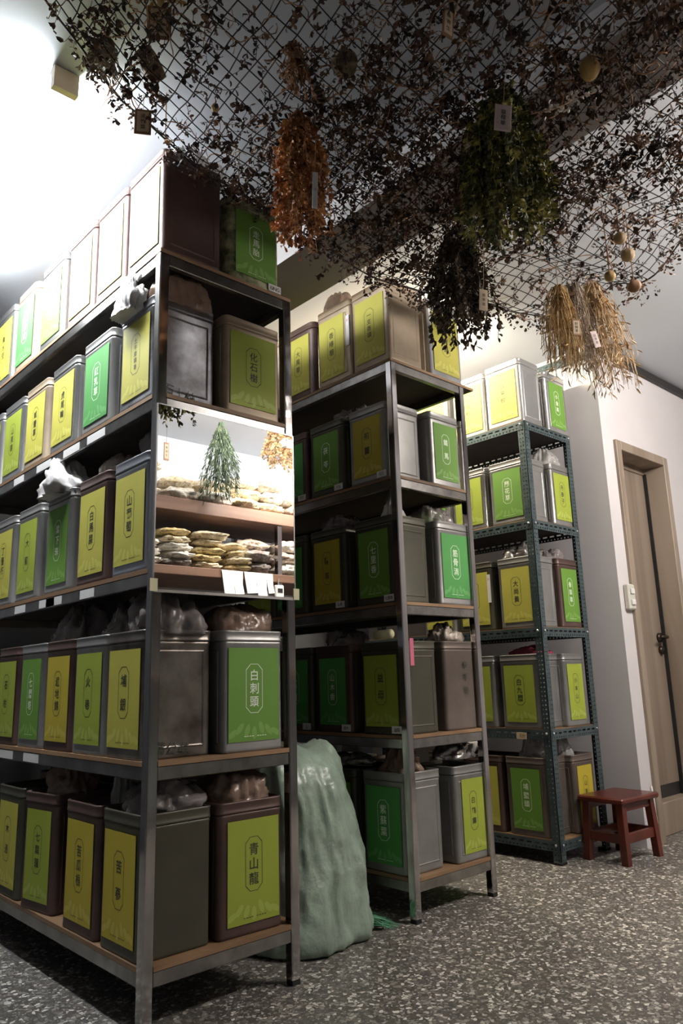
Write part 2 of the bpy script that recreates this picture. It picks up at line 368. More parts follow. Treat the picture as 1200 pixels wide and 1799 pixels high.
# ------------------------------------------------------------ lettering
_glyph = {}
def glyph(ch, bold=.0):
    k = (ch, bold)
    if k not in _glyph:
        c = bpy.data.curves.new('glyph', 'FONT'); c.body = ch; c.align_x = 'CENTER'; c.align_y = 'CENTER'; c.size = 1.0; c.offset = bold; c.resolution_u = 2
        o = bpy.data.objects.new('glyph', c); COL.objects.link(o)
        dg = bpy.context.evaluated_depsgraph_get(); me = bpy.data.meshes.new_from_object(o.evaluated_get(dg))
        vs = [v.co.copy() for v in me.vertices]; fs = [tuple(p.vertices) for p in me.polygons]
        if vs:
            x0 = min(v.x for v in vs); x1 = max(v.x for v in vs); y0 = min(v.y for v in vs); y1 = max(v.y for v in vs)
            s = 1.0/max(x1-x0, y1-y0, 1e-6); cx = (x0+x1)/2; cy = (y0+y1)/2
            vs = [((v.x-cx)*s, (v.y-cy)*s) for v in vs]
        _glyph[k] = (vs, fs)
        bpy.data.objects.remove(o); bpy.data.curves.remove(c); bpy.data.meshes.remove(me)
    return _glyph[k]
def write(mb, ch, x, z, size, y=-.0012, rot=0.0, bold=.010, wx=1.0):
    vs, fs = glyph(ch, bold); c, s = math.cos(rot), math.sin(rot)
    mb.add([(x + (a*c*wx-b*s)*size, y, z + (a*s*wx+b*c)*size) for a, b in vs], fs)
def outline(mb, cx, cz, hw, hh, cut, t, y=-.0010):
    o = [(-hw+cut,-hh),(hw-cut,-hh),(hw,-hh+cut),(hw,hh-cut),(hw-cut,hh),(-hw+cut,hh),(-hw,hh-cut),(-hw,-hh+cut)]
    k = 1 - t/hw; kk = 1 - t/hh; n = len(o)
    vs = [(cx+a, y, cz+b) for a, b in o] + [(cx+a*k, y, cz+b*kk) for a, b in o]
    mb.add(vs, [(i, (i+1)%n, n+(i+1)%n, n+i) for i in range(n)])

# ------------------------------------------------------------ tins
def rrect(wd, dp, r, z, n=4):
    p = []
    for cx, cy, a0 in ((wd/2-r, -dp/2+r, -PI/2), (wd/2-r, dp/2-r, 0), (-wd/2+r, dp/2-r, PI/2), (-wd/2+r, -dp/2+r, PI)):
        for k in range(n+1):
            a = a0 + PI/2*k/n; p.append((cx+r*math.cos(a), cy+r*math.sin(a), z))
    return p
_tm = {}
def tin_meshes(mk, wd, dp, h, r, panel):
    k = (mk, wd, dp, h, r, panel)
    if k in _tm: return _tm[k]
    hb = h - .030
    b = MB(); R = lambda z, g: rrect(wd+2*g, dp+2*g, max(.004, r+g), z)
    b.loft([R(0,-.003), R(.003,0), R(.008,.0008), R(.012,0), R(hb-.012,0), R(hb-.008,.0012), R(hb-.002,.0012), R(hb,-.001)], True)
    if panel:
        for ang in range(4):
            hw = (wd if ang % 2 == 0 else dp)/2 - .024; off = (dp if ang % 2 == 0 else wd)/2
            ca, sa = math.cos(ang*PI/2), math.sin(ang*PI/2)
            z0, z1 = .026, hb-.024; t = .0035; e = .0016
            def P(u, z, o): return (u*ca + (off+o)*sa, u*sa - (off+o)*ca, z)
            o4 = [(-hw,z0),(hw,z0),(hw,z1),(-hw,z1)]; m4 = [(-hw+t,z0+t),(hw-t,z0+t),(hw-t,z1-t),(-hw+t,z1-t)]; i4 = [(-hw+2*t,z0+2*t),(hw-2*t,z0+2*t),(hw-2*t,z1-2*t),(-hw+2*t,z1-2*t)]
            vs = [P(u,z,0) for u,z in o4] + [P(u,z,e) for u,z in m4] + [P(u,z,0) for u,z in i4]
            b.add(vs, [(i,(i+1)%4,4+(i+1)%4,4+i) for i in range(4)] + [(4+i,4+(i+1)%4,8+(i+1)%4,8+i) for i in range(4)])
    c = MB()
    c.loft([R(hb,-.002), R(hb+.001,.0026), R(hb+.005,.0032), R(hb+.007,.0018), R(h-.006,.0018), R(h-.003,.003), R(h,.0022), R(h+.0012,-.002), R(h-.002,-.007), R(h-.012,-.008)], True)
    _tm[k] = (b.mesh('tin_body', MAT[mk]), c.mesh('tin_rim', MAT[mk])); return _tm[k]
_lm = {}
def label_meshes(wl, hl, paper):
    k = (wl, hl, paper)
    if k in _lm: return _lm[k]
    a = MB().box(-wl/2, wl/2, -.0007, .0002, 0, hl).mesh('tin_label', MAT[paper])
    p = MB(); rr = random.Random(3)
    for i in range(7):
        cx = (-.42+.14*i)*wl; cz = hl*(.085+.05*((i*5)%3)/2); ra = wl*.085; an = (i-3)*.35
        pts = []
        for j in range(10):
            t = 2*PI*j/10; x = ra*.55*math.cos(t); z = ra*1.25*math.sin(t)
            pts.append((min(wl*.49, max(-wl*.49, cx + x*math.cos(an)-z*math.sin(an))), -.00085-.00002*i, max(hl*.02, cz + x*math.sin(an)+z*math.cos(an))))
        p.add(pts, [tuple(range(10))])
    pm = p.mesh('leaf_print', MAT['print_'+paper])
    _lm[k] = (a, pm); return _lm[k]
def tin(label, group, loc, face, mk, paper=None, text='', h=.34, wd=.216, dp=.208, r=.016, panel=True, lw=.80, lz=(.085,.855), lx=0.0, turn=0.0, price=None, strip=False, scrawl=None):
    """face: 'left' puts the label towards the left aisle, 'front' towards the open floor."""
    t = thing('tin_can', label, 'tin', loc, (-PI/2 if face == 'left' else 0) + turn, group)
    bm_, rm_ = tin_meshes(mk, wd, dp, h, r, panel)
    bo = link('body', bm_, t); link('rim', rm_, t)
    yf = -dp/2 - .0022
    if paper:
        wl = round(wd*lw, 4); hl = round(h*(lz[1]-lz[0]), 4)
        lm_, pm_ = label_meshes(wl, hl, paper)
        lo = link('label', lm_, t, (lx*wd, yf, h*lz[0])); link('leaf_print', pm_, lo)
        ink = 'white_ink' if paper in ('green', 'emerald') else 'ink'
        tx = MB(); n = len(text); cz = hl*.56; hh = hl*.265; hw = wl*.165
        outline(tx, 0, cz, hw, hh, hw*.55, .0016)
        size = min(hw*1.12, hh*1.35/max(n, 1)); step = hh*1.62/max(n, 1) if n > 2 else hh*.92
        for i, ch in enumerate(text): write(tx, ch, 0, cz + (n-1)/2*step - i*step, size)
        for i in range(9):
            if i == 4: continue
            x = (-.20+.05*i)*wl; tx.add([(x, -.0012, hl*.050), (x+wl*.036, -.0012, hl*.050), (x+wl*.036, -.0012, hl*.057), (x, -.0012, hl*.057)], [(0,1,2,3)])
        tx.build('lettering', MAT[ink], lo)
    if price:
        ps = MB().box(-.026, .026, -.0011, .0, 0, .026).build('price_tag', MAT['paper'], t, (wd/2-.032, yf-.0006, .006))
        tx = MB()
        for i, ch in enumerate(price): write(tx, ch, -.0135*(len(price)-1)/2+.0135*i, .013, .014, -.0016)
        tx.build('lettering', MAT['ink'], ps)
    if strip:
        ss = MB().box(-.010, .010, -.0009, 0, 0, .14).build('paper_strip', MAT['paper'], t, (wd/2-.016, yf-.0003, h*.40))
        tx = MB()
        write(tx, '斤', 0, .115, .014, -.0014)
        tx.build('lettering', MAT['red'], ss)
    if scrawl:      # handwriting on the tin's plain side (towards the open floor)
        tx = MB()
        for i, ch in enumerate(scrawl): write(tx, ch, -.055+.036*i, .030-.004*i, .032, -.0012, -.12+.1*(i % 2), .004)
        so = tx.build('handwriting', MAT['ink'], t, (wd/2+.0022, 0, 0)); so.rotation_euler = (0, 0, PI/2)
    return t

# ------------------------------------------------------------ crumpled bags
def bag_mesh(name, mk, sx, sy, sz, seed, flat=True, amp=.22, peak=0.0, lean=(0,0), n=64):
    """gathered plastic: ridged pleats run up the sides, finer creases everywhere"""
    b = MB(); rings = []; rows = 30
    for i in range(rows+1):
        ph = PI*i/rows; zz = -math.cos(ph); rr = math.sin(ph)**.7
        ring = []
        for k in range(n):
            th = 2*PI*k/n; c, s = math.cos(th), math.sin(th)
            q = (abs(c)**3+abs(s)**3)**(-1/3.0)
            x, y, z = rr*c*q, rr*s*q, zz
            d = noise.noise(Vector((x*1.6+seed*3.1, y*1.6-seed*1.7, z*1.3+seed)))*amp
            d += (.25-abs(noise.noise(Vector((x*2.6+seed, y*2.6, z*2.2-seed)))))*amp*.9
            pl = .22-abs(noise.noise(Vector((c*3.2+seed, s*3.2-seed, z*.9+c*.5))))
            d += pl*amp*(.9+.8*max(0, z))
            d += (.2-abs(noise.noise(Vector((x*6+seed, y*6, z*6)))))*amp*.35
            kf = 1+d; zt = max(0, z); pin = 1 - peak*zt*.85
            X, Y, Z = x*kf*pin + lean[0]*zt, y*kf*pin + lean[1]*zt, z*(1+d*1.1) + peak*.5*zt*zt
            if flat and Z < -.25: Z = -.25
            ring.append((X*sx, Y*sy, (Z+(.25 if flat else 0))*sz))
        rings.append(ring)
    b.loft(rings, True); return b.mesh(name, MAT[mk])
def bag(label, group, loc, mk, size, seed, rz=0.0, amp=.22, peak=0.0, lean=(0,0), name='plastic_bag', cat='bag'):
    o = link(name, bag_mesh(name, mk, *size, seed, True, amp, peak, lean), None, loc); o.rotation_euler = (0,0,rz)
    return tag(o, label, cat, group)

# ------------------------------------------------------------ racks
LV1 = [.1571, .6314, 1.1317, 1.6339, 2.0848]
LV2 = [.1428, .6183, 1.1003, 1.5909, 2.0753]
LV3 = [.1012, .5739, 1.0377, 1.5512, 2.0525]
ORD = ['bottom', 'second', 'middle', 'fourth', 'top']
def steel_rack(label, x0, y0, W, Ln, lv, overhang=False):
    t = thing('steel_rack', label, 'rack', (x0, y0, 0), 0, None)
    P = .031; top = lv[4] - .012
    for px, py in ((0,0),(W-P,0),(0,Ln-P),(W-P,Ln-P)):
        pb = MB().box(px, px+P, py, py+P, .012, top, .003).build('post', MAT['steel'], t)
        MB().box(px+.002, px+P-.002, py+.002, py+P-.002, 0, .014).build('foot', MAT['black'], pb)
    for i, z in enumerate(lv):
        r = MB(); a, b = z-.047, z-.012
        r.box(P, W-P, .003, .023, a, b, .002); r.box(P, W-P, Ln-.023, Ln-.003, a, b, .002)
        r.box(.003, .023, P, Ln-P, a, b, .002); r.box(W-.023, W-.003, P, Ln-P, a, b, .002)
        r.build('shelf_rail', MAT['rail'], t)
        bd = MB()
        if i == 4: bd.box(0, W + (.07 if overhang else 0), 0, Ln, z-.012, z, .001)
        else:
            bd.box(P, W-P, .001, Ln-.001, z-.012, z); bd.box(.001, P, P, Ln-P, z-.012, z); bd.box(W-P, W-.001, P, Ln-P, z-.012, z)
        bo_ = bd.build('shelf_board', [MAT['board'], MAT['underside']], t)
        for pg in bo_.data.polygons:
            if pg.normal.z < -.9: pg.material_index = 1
    return t
R1 = steel_rack('tall steel rack nearest the camera, full of labelled tins with a mirror', 0, 0, .49, 1.62, LV1)
R2 = steel_rack('tall steel rack in the middle, between the mirror rack and the green rack', 1.0778, .0981, .466, 1.62, LV2, True)
for i, (z, ys) in enumerate(((LV1[3], (.33,.52,.76,1.02)), (LV1[2], (.36,.60,.66,.92)), (LV1[1], (.72,.95)))):
    for y in ys:
        MB().box(-.0012, .0005, 0, .10 + .03*((i+int(y*10)) % 2), 0, .027).build('shelf_strip', MAT['paper'], R1, (.003, y, z-.043))
def slotted(mb, org, dl, dw, length, width, rows, dn):
    """plate of thickness 2.4 mm with punched holes; rows = (offset, hole height, hole length, pitch)"""
    org, dl, dw, dn = Vector(org), Vector(dl), Vector(dw), Vector(dn)*.0024
    edges = [0.0]
    for o, hh, hl, pt in rows: edges += [o, o+hh]
    edges.append(width)
    def quad(l0, l1, w0, w1):
        p = [org+dl*l0+dw*w0, org+dl*l1+dw*w0, org+dl*l1+dw*w1, org+dl*l0+dw*w1]
        mb.add(p + [q+dn for q in p], [(0,1,2,3),(7,6,5,4),(0,4,5,1),(1,5,6,2),(2,6,7,3),(3,7,4,0)])
    for i in range(len(edges)-1):
        w0, w1 = edges[i], edges[i+1]
        if i % 2 == 0: quad(0, length, w0, w1)
        else:
            o, hh, hl, pt = rows[i//2]; l = .010; s = 0.0
            while l + hl < length: quad(s, l, w0, w1); s = l+hl; l += pt
            quad(s, length, w0, w1)
def slotted_rack(label, x0, y0, W, Ln, lv):
    t = thing('slotted_rack', label, 'rack', (x0, y0, 0))
    top = lv[4]-.002; P = .040
    pr = [(.010, .006, .006, .020), (.026, .005, .005, .020)]
    for px, py, sx, sy in ((0,0,1,1),(W,0,-1,1),(0,Ln,1,-1),(W,Ln,-1,-1)):
        b = MB(); slotted(b, (px,py,.008), (0,0,1), (sx,0,0), top-.008, P, pr, (0,sy,0)); slotted(b, (px,py,.008), (0,0,1), (0,sy,0), top-.008, P, pr, (sx,0,0))
        po = b.build('post', MAT['teal'], t)
        MB().box(min(px,px+sx*P)-.002, max(px,px+sx*P)+.002, min(py,py+sy*P)-.002, max(py,py+sy*P)+.002, 0, .012, .002).build('foot', MAT['black'], po)
    rr = [(.006, .0065, .0065, .020), (.023, .0075, .026, .042)]
    for z in lv:
        b = MB(); a = z-.0507+.004; hgt = .043
        for y, ny in ((-.0022, -1), (Ln+.0022, 1)): slotted(b, (.01,y,a), (1,0,0), (0,0,1), W-.02, hgt, rr, (0,-ny*.9,0))
        for x, nx in ((-.0022, -1), (W+.0022, 1)): slotted(b, (x,.01,a), (0,1,0), (0,0,1), Ln-.02, hgt, rr, (-nx*.9,0,0))
        ro = b.build('shelf_rail', MAT['teal'], t)
        for x in (.02, W-.02): MB().tube([(x, -.001, z-.02), (x, -.007, z-.02)], .006, 6).build('bolt', MAT['zinc'], ro)
        MB().tube([(-.001, .02, z-.02), (-.008, .02, z-.02)], .006, 6).build('bolt', MAT['zinc'], ro)
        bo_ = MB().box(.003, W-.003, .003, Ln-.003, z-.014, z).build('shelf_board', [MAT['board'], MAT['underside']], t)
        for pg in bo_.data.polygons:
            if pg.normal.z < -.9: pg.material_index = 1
    nt_o = MB().box(-.0015, .0, 0, .055, 0, .030).build('price_note', MAT['tagface'], t, (-.006, .125, lv[1]-.047))
    tx = MB(); 
    for i, ch in enumerate('元斤'): write(tx, ch, .019+.017*i, .015, .017, -.001)
    k = tx.build('lettering', MAT['ink'], nt_o, (-.0016, .05, 0)); k.rotation_euler = (0,0,-PI/2)
    return t
R3 = slotted_rack('teal slotted angle rack against the wall behind the red stool', 2.0916, .1579, .4216, 1.45, LV3)
sa = MB(); slotted(sa, (XW-.006,.06,ZC-.075), (0,1,0), (0,0,1), .55, .05, [(.008,.007,.03,.045),(.028,.007,.012,.03)], (-.9,0,0))
tag(sa.build('slotted_angle', MAT['teal']), 'loose teal slotted bar fixed along the wall top above the green rack', 'bar')

RN = {1: 'front rack', 2: 'middle rack', 3: 'green rack'}
NTH = ['first', 'second', 'third', 'fourth', 'fifth', 'sixth']
CN = dict(stain='streaky grey', grey='grey', blue='blue-grey', silver='silver', dark='dark olive', brown='brown', rust='stained', tan='tan', oldgreen='worn green', plain='umber')
LN = dict(lemon='yellow', gold='golden yellow', lime='lime', green='green', emerald='emerald')
HT = [.343, .338, .340, .318, .345]
def aisle_tin(rk, lv, k, y, mk, paper, text, **kw):
    x0, ll = {1: (.006, LV1), 2: (1.0838, LV2), 3: (2.0996, LV3)}[rk]
    dp = kw.pop('dp', {1: .208, 2: .198, 3: .18}[rk]); dx = kw.pop('dx', 0.0)
    pos = '%s from corner post' % NTH[k]
    lb = '%s tin, %s label, on %s %s shelf, %s' % (CN[mk], LN[paper], RN[rk], ORD[lv], pos)
    h = kw.pop('h', HT[lv])
    return tin(lb, 'tins on the %s' % RN[rk], (x0 + dp/2 + dx, y, ll[lv]), 'left', mk, paper, text, h=h, dp=dp, **kw)
def end_tin(rk, lv, x, mk, paper, text, **kw):
    y0, ll = {1: (.010, LV1), 2: (.112, LV2), 3: (.168, LV3)}[rk]
    dp = kw.pop('dp', .208); dy = kw.pop('dy', 0.0); h = kw.pop('h', HT[lv])
    if paper: lb = '%s tin, %s label, at right end of %s %s shelf' % (CN[mk], LN[paper], RN[rk], ORD[lv])
    else: lb = '%s unlabelled tin at right end of %s %s shelf' % (CN[mk], RN[rk], ORD[lv])
    return tin(lb, 'tins on the %s' % RN[rk], (x, y0 + dp/2 + dy, ll[lv]), 'front', mk, paper, text, h=h, dp=dp, **kw)
A, E = aisle_tin, end_tin
# front rack, aisle side
A(1,4,0,.118,'brown','lime','萬點金', h=.345, wd=.228); A(1,4,1,.352,'brown','lemon','白花草'); A(1,4,2,.588,'brown','lemon','雞骨草'); A(1,4,3,.85,'silver','green','魚腥草'); A(1,4,4,1.12,'tan','emerald','紅骨蛇', r=.03); A(1,4,5,1.37,'silver','lemon','黃水茄')
A(1,3,0,.145,'stain','lemon','土牛膝頭香', lw=.78, scrawl='石上柏'); A(1,3,1,.415,'grey','emerald','紅乳草'); A(1,3,2,.685,'silver','lemon','虎尾輪'); A(1,3,3,.94,'tan','lemon','咸豐草'); A(1,3,4,1.18,'silver','lime','山芙蓉'); A(1,3,5,1.42,'grey','lime','水丁香')
A(1,2,0,.152,'blue','lemon','山葡萄', lw=.82); A(1,2,1,.402,'brown','lemon','白馬屎'); A(1,2,2,.665,'grey','green','葉下珠', lw=.74); A(1,2,3,.94,'grey','lime','大薊', lw=.76); A(1,2,4,1.19,'grey','lemon','丁豎朽')
A(1,1,0,.150,'rust','lemon','埔銀', lw=.84, scrawl='蒲公英'); A(1,1,1,.375,'grey','lime','火巷', lw=.78); A(1,1,2,.60,'brown','gold','遍地錦', lw=.78); A(1,1,3,.825,'grey','green','七層塔', lw=.74); A(1,1,4,1.06,'brown','lime','石柑', r=.03)
A(1,0,0,.142,'dark','gold','苦蔘', lw=.80, panel=False); A(1,0,1,.385,'brown','gold','苦瓜根', lw=.80); A(1,0,2,.705,'brown','lime','七葉蓮', lw=.74, turn=.12, wd=.20); A(1,0,3,.955,'dark','lemon','木通', lw=.76)
# front rack, end side
E(1,4,.352,'oldgreen','green','走馬胎', r=.035, h=.30, panel=False, lw=.76, lz=(.10,.86), price='石NG', wd=.214)
E(1,3,.340,'tan','lime','化石樹', lw=.83, wd=.212); E(1,1,.338,'grey','green','白刺頭', lw=.84, wd=.212); E(1,0,.340,'brown','lime','青山龍', lw=.80, wd=.212, lx=.03, turn=-.03, dy=.012)
# middle rack
A(2,4,0,.212,'tan','lemon','一支香頭', lw=.78, h=.36); A(2,4,1,.435,'tan','lemon','香椿根', lw=.74, strip=True, lx=-.06, h=.36); A(2,4,2,.68,'brown','lemon','大風草', r=.03, lw=.72, h=.35); A(2,4,3,.93,'tan','lemon','雙面刺')
A(2,3,0,.252,'grey','gold','荊薑', lw=.74, price='石三'); A(2,3,1,.505,'dark','green','茯苓', lw=.74, price='千五'); A(2,3,2,.745,'brown','emerald','含殼草', price='五斤'); A(2,3,3,.97,'dark','green','金銀花')
A(2,2,0,.24,'dark','green','七里香', lw=.76, price='七里香'); A(2,2,1,.515,'dark','gold','防風', lw=.74, price='防風'); A(2,2,2,.765,'dark','emerald','車前草'); A(2,2,3,.99,'dark','lime','仙草')
A(2,1,0,.228,'dark','lime','益母', lw=.80, price='益母'); A(2,1,1,.50,'brown','emerald','山木香', lw=.72, price='香木'); A(2,1,2,.74,'dark','emerald','虱母頭', price='上'); A(2,1,3,.97,'dark','green','甜珠草')
A(2,0,0,.24,'grey','emerald','紫蘇葉', lw=.80); A(2,0,1,.50,'dark','green','鹽酸仔'); A(2,0,2,.74,'dark','emerald','王不留')
E(2,4,1.452,'silver','lemon','金線蓮', lw=.78, wd=.216, h=.36); E(2,3,1.408,'grey','green','鐵馬', lw=.77, wd=.19); E(2,2,1.425,'grey','emerald','筋骨消', lw=.80, wd=.206); E(2,1,1.412,'plain',None,'', wd=.186, panel=False); E(2,0,1.430,'grey','lime','白鶴靈', lw=.70, wd=.186, lx=.06)
# green slotted rack
A(3,4,0,.272,'silver','lemon','白茅根', lw=.74, h=.335); A(3,4,1,.51,'silver','lemon','一條根', h=.335, dx=.02); A(3,4,2,.75,'grey','lemon','龍葵')
A(3,3,0,.29,'grey','green','蘭花草', lw=.76); A(3,3,1,.535,'silver','lime','玉米鬚'); A(3,3,2,.775,'grey','green','桑葉')
A(3,2,0,.285,'grey','lemon','大尚黃', lw=.78, wd=.208); A(3,2,1,.535,'dark','lemon','石上柏', strip=True); A(3,2,2,.775,'grey','lemon','枸杞根')
A(3,1,0,.31,'grey','lime','白九層', lw=.76); A(3,1,1,.56,'grey','lime','荷葉'); A(3,1,2,.80,'grey','lemon','決明')
A(3,0,0,.318,'plain','green','埔鹽頭', lw=.72); A(3,0,1,.56,'brown','lemon','甘草'); A(3,0,2,.80,'dark','green','川七')
E(3,4,2.435,'silver','green','小金英', wd=.20, lw=.70, h=.325); E(3,3,2.402,'grey','lime','丹蔘子', wd=.186, lw=.78); E(3,2,2.39,'brown','green','香茹草', wd=.182, lw=.78); E(3,1,2.358,'grey','lime','小本山', wd=.182, lw=.74); E(3,0,2.362,'plain','gold','山素英', wd=.182, lw=.70)
# back rows, standing behind the labelled ones
for rk, xb, ll, y0 in ((1, .365, LV1, .47), (2, 1.43, LV2, .56)):
    for lv in range(4):
        for k in range(4):
            tin('dark tin in the hidden back row of the %s %s shelf' % (RN[rk], ORD[lv]), 'tins on the %s' % RN[rk], (xb, y0+.26*k, ll[lv]), 'front', 'dark' if (k+lv) % 3 else 'brown', None, '', h=HT[lv], dp=.208)
# handwriting on the umber tin of the middle rack
hw_t = [o for o in COL.objects if o.get('label', '').startswith('umber unlabelled')][0]
tx = MB()
for i, ch in enumerate('金不換'): write(tx, ch, .03, .25-.05*i, .028, -.0012, .1)
tx.build('handwriting', MAT['ink'], hw_t, (0, -.108, 0))

# ------------------------------------------------------------ bags on and in the tins
G = 'bags sticking out of the tins'
def tb(rk, lv, x, y, dz, mk, size, seed, what, where, **kw):
    ll = {1: LV1, 2: LV2, 3: LV3}[rk]
    bag('%s above %s on %s %s shelf' % (what, where, RN[rk], ORD[lv]), G, (x, y, ll[lv] + HT[lv] - .012 + dz), mk, size, seed, **kw)
tb(1,4,.155,.085,0,'bag_white',(.085,.06,.075),2.3,'fluffy white bag','the corner tin',amp=.4)
tb(1,3,.115,.085,0,'bag_brown',(.095,.065,.095),4.1,'domed brown bag','the corner tin',amp=.14)
bag('white crumpled bag spilling over corner tin on front rack fourth shelf', G, (-.005,.175,LV1[3]+HT[3]-.02), 'bag_white', (.035,.075,.085), 6.2, amp=.4, peak=.2)
tb(1,2,.11,.14,0,'bag_grey',(.07,.075,.075),3.4,'smoky bag','the corner tin',amp=.35,peak=.3)
tb(1,2,.11,.40,0,'bag_beige',(.075,.08,.075),5.7,'beige bag','second tin from post',amp=.25)
tb(1,2,.05,.66,0,'bag_white',(.095,.105,.085),8.9,'big white tied bag','third tin from post',amp=.35,peak=.55,lean=(-.3,.5))
tb(1,2,.11,.94,0,'bag_grey',(.07,.08,.085),2.2,'dark pointed bag','fourth tin from post',amp=.35,peak=.5)
tb(1,1,.115,.12,0,'bag_grey',(.095,.10,.10),7.3,'big smoky bag','the corner tin',amp=.30,peak=.15,lean=(0,.2))
tb(1,1,.10,.33,0,'bag_grey',(.06,.07,.07),9.1,'small smoky bag','second tin from post',amp=.4,peak=.5)
tb(1,1,.11,.66,0,'bag_grey',(.075,.11,.095),1.4,'upright smoky bag','third tin from post',amp=.3,peak=.2)
tb(1,1,.34,.115,0,'bag_brown',(.10,.09,.075),3.9,'heaped brown bag','the right end tin',amp=.22)
tb(1,0,.12,.14,0,'bag_grey',(.092,.095,.065),5.2,'spread smoky bag','the corner tin',amp=.28,peak=.1)
tb(1,0,.10,.33,-.01,'bag_clear',(.03,.03,.085),6.6,'small clear pointed bag','second tin from post',amp=.4,peak=.7)
tb(1,0,.11,.69,0,'bag_brown',(.07,.08,.07),7.8,'twisted brown bag','third tin from post',amp=.35,peak=.3)
tb(1,0,.34,.12,0,'bag_brown',(.095,.09,.07),8.4,'rumpled brown bag','the right end tin',amp=.25)
tb(2,4,1.145,.46,.012,'bag_brown',(.05,.08,.085),1.9,'domed brown bag','second tin from post',amp=.12)
tb(2,3,1.19,.42,0,'bag_grey',(.07,.08,.06),2.7,'dim smoky bag','second tin from post',amp=.3)
tb(2,2,1.16,.20,0,'bag_clear',(.04,.045,.075),3.1,'pale pointed bag','the corner tin',amp=.3,peak=.7)
tb(2,2,1.19,.52,0,'bag_grey',(.08,.09,.06),4.6,'dim smoky bag','second tin from post',amp=.3)
tb(2,2,1.40,.20,0,'bag_grey',(.085,.07,.07),5.5,'dull smoky bag','the right end tin',amp=.2)
tb(2,1,1.42,.19,0,'bag_beige',(.075,.055,.06),6.1,'pinkish beige crumpled bag','the right end tin',amp=.4)
tb(2,1,1.19,.52,0,'bag_grey',(.08,.085,.06),7.7,'dim smoky bag','second tin from post',amp=.3)
tb(2,0,1.19,.24,0,'bag_brown',(.07,.07,.07),8.1,'twisted brown bag','the corner tin',amp=.3,peak=.4)
tb(2,0,1.47,.22,.03,'foil',(.095,.065,.05),9.6,'shiny silver pouch','the right end tin',amp=.3,lean=(.5,0))
tb(2,0,1.16,.49,.02,'foil',(.06,.12,.03),2.9,'flat silver pouch','second tin from post',amp=.25)
tb(3,3,2.40,.25,0,'bag_clear',(.08,.07,.075),3.3,'clear bag','the right end tin',amp=.25,peak=.2)
tb(3,2,2.19,.30,0,'foil',(.07,.08,.06),4.4,'dark glossy bag','the corner tin',amp=.4)
tb(3,2,2.39,.27,0,'bag_grey',(.075,.07,.055),1.2,'smoky bag','the right end tin',amp=.3)
tb(3,1,2.22,.31,0,'bag_pink',(.09,.085,.04),5.9,'flat dark pink bag','the corner tin',amp=.3)
tb(3,0,2.19,.32,0,'bag_clear',(.06,.065,.085),6.3,'clear pointed bag','the corner tin',amp=.35,peak=.7)
tb(3,0,2.34,.27,0,'bag_clear',(.05,.05,.075),7.4,'small clear pointed bag','the right end tin',amp=.35,peak=.6)
# stray papers
pn = thing('paper_note', 'white paper with pink band sticking out of the middle rack', 'paper', (1.07,.79,.975))
MB().box(-.001,.001,-.06,.06,-.025,.03).build('sheet', MAT['paper'], pn); MB().box(-.002,-.001,-.02,.012,-.025,.03).build('pink_band', MAT['pink'], pn)
tag(MB().tube([(1.09,.17,.985),(1.09,.25,.985)], .018, 10).build('paper_roll', MAT['tape']), 'short cream paper roll lying on corner tin of middle rack second shelf', 'paper')

MB().box(-.0012, 0, -.0, .02, 0, .10).build('tape', MAT['pink'], R2, (.033, -.0012, .865)).rotation_euler = (0,0,-PI/2)  # pink reflection on the post, built as a coloured strip
# ------------------------------------------------------------ mirror on the end of the front rack
mr = thing('mirror', 'frameless rectangular mirror fixed to the end of the front rack', 'mirror', (-.001, -.006, 1.072))
MB().box(0, .480, -.005, 0, 0, .520).build('glass', MAT['mirror'], mr)
ed = MB(); ed.box(-.0035, 0, -.006, .001, -.003, .522); ed.box(.480, .4825, -.006, .001, -.003, .522); ed.box(0, .48, -.006, .001, -.008, 0); ed.box(0, .48, -.006, .001, .52, .5225)
ed.build('edge', MAT['silver'], mr)
for x in (-.012, .474): MB().box(x, x+.022, -.0075, -.0055, -.006, .028).build('tape', MAT['tape'], mr)

# ------------------------------------------------------------ green woven sack
sk = thing('woven_sack', 'pale green woven plastic sack slumped between front and middle racks', 'sack', (.76, .30, 0))
def sack_ring(z, cx, cy, rx, ry, n=120):
    ring = []; top = max(0, z-.25)/.35
    for k in range(n):
        th = 2*PI*k/n; c, s = math.cos(th), math.sin(th); q = (abs(c)**2.6+abs(s)**2.6)**(-1/2.6)
        f = 1 + .10*noise.noise(Vector((c*2.2, s*2.2, z*5))) + (.10+.10*top)*(.22-abs(noise.noise(Vector((c*4+3, s*4, z*1.3))))) + .07*(.2-abs(noise.noise(Vector((c*2.5+9, s*2.5, z*9+c*3))))) + .045*(.2-abs(noise.noise(Vector((c*8, s*8, z*13+s*4)))))
        ring.append((cx+rx*c*q*f, cy+ry*s*q*f, z + (.02*noise.noise(Vector((c*3, s*3, 5.5))) if z > .5 else 0)))
    return ring
prof = [(0,-.02,0,.215,.19),(.012,-.02,0,.235,.205),(.04,-.02,0,.235,.205),(.09,-.015,0,.215,.19),(.15,-.01,0,.205,.18),(.21,0,0,.20,.175),(.27,0,.005,.195,.165),(.33,.0,.01,.185,.155),(.39,-.005,.01,.172,.145),(.44,-.01,.01,.165,.135),(.49,-.012,.012,.165,.12),(.54,-.01,.015,.16,.10),(.58,-.012,.02,.145,.07),(.60,-.015,.02,.13,.045),(.606,-.015,.02,.11,.02)]
pf = []
for q0, q1 in zip(prof, prof[1:]):
    m_ = max(1, int((q1[0]-q0[0])/.012))
    for j in range(m_): pf.append(tuple(lerp(a_, b_, j/m_) for a_, b_ in zip(q0, q1)))
pf.append(prof[-1])
b = MB(); b.loft([sack_ring(*q) for q in pf], True); b.build('cloth', MAT['sack'], sk)
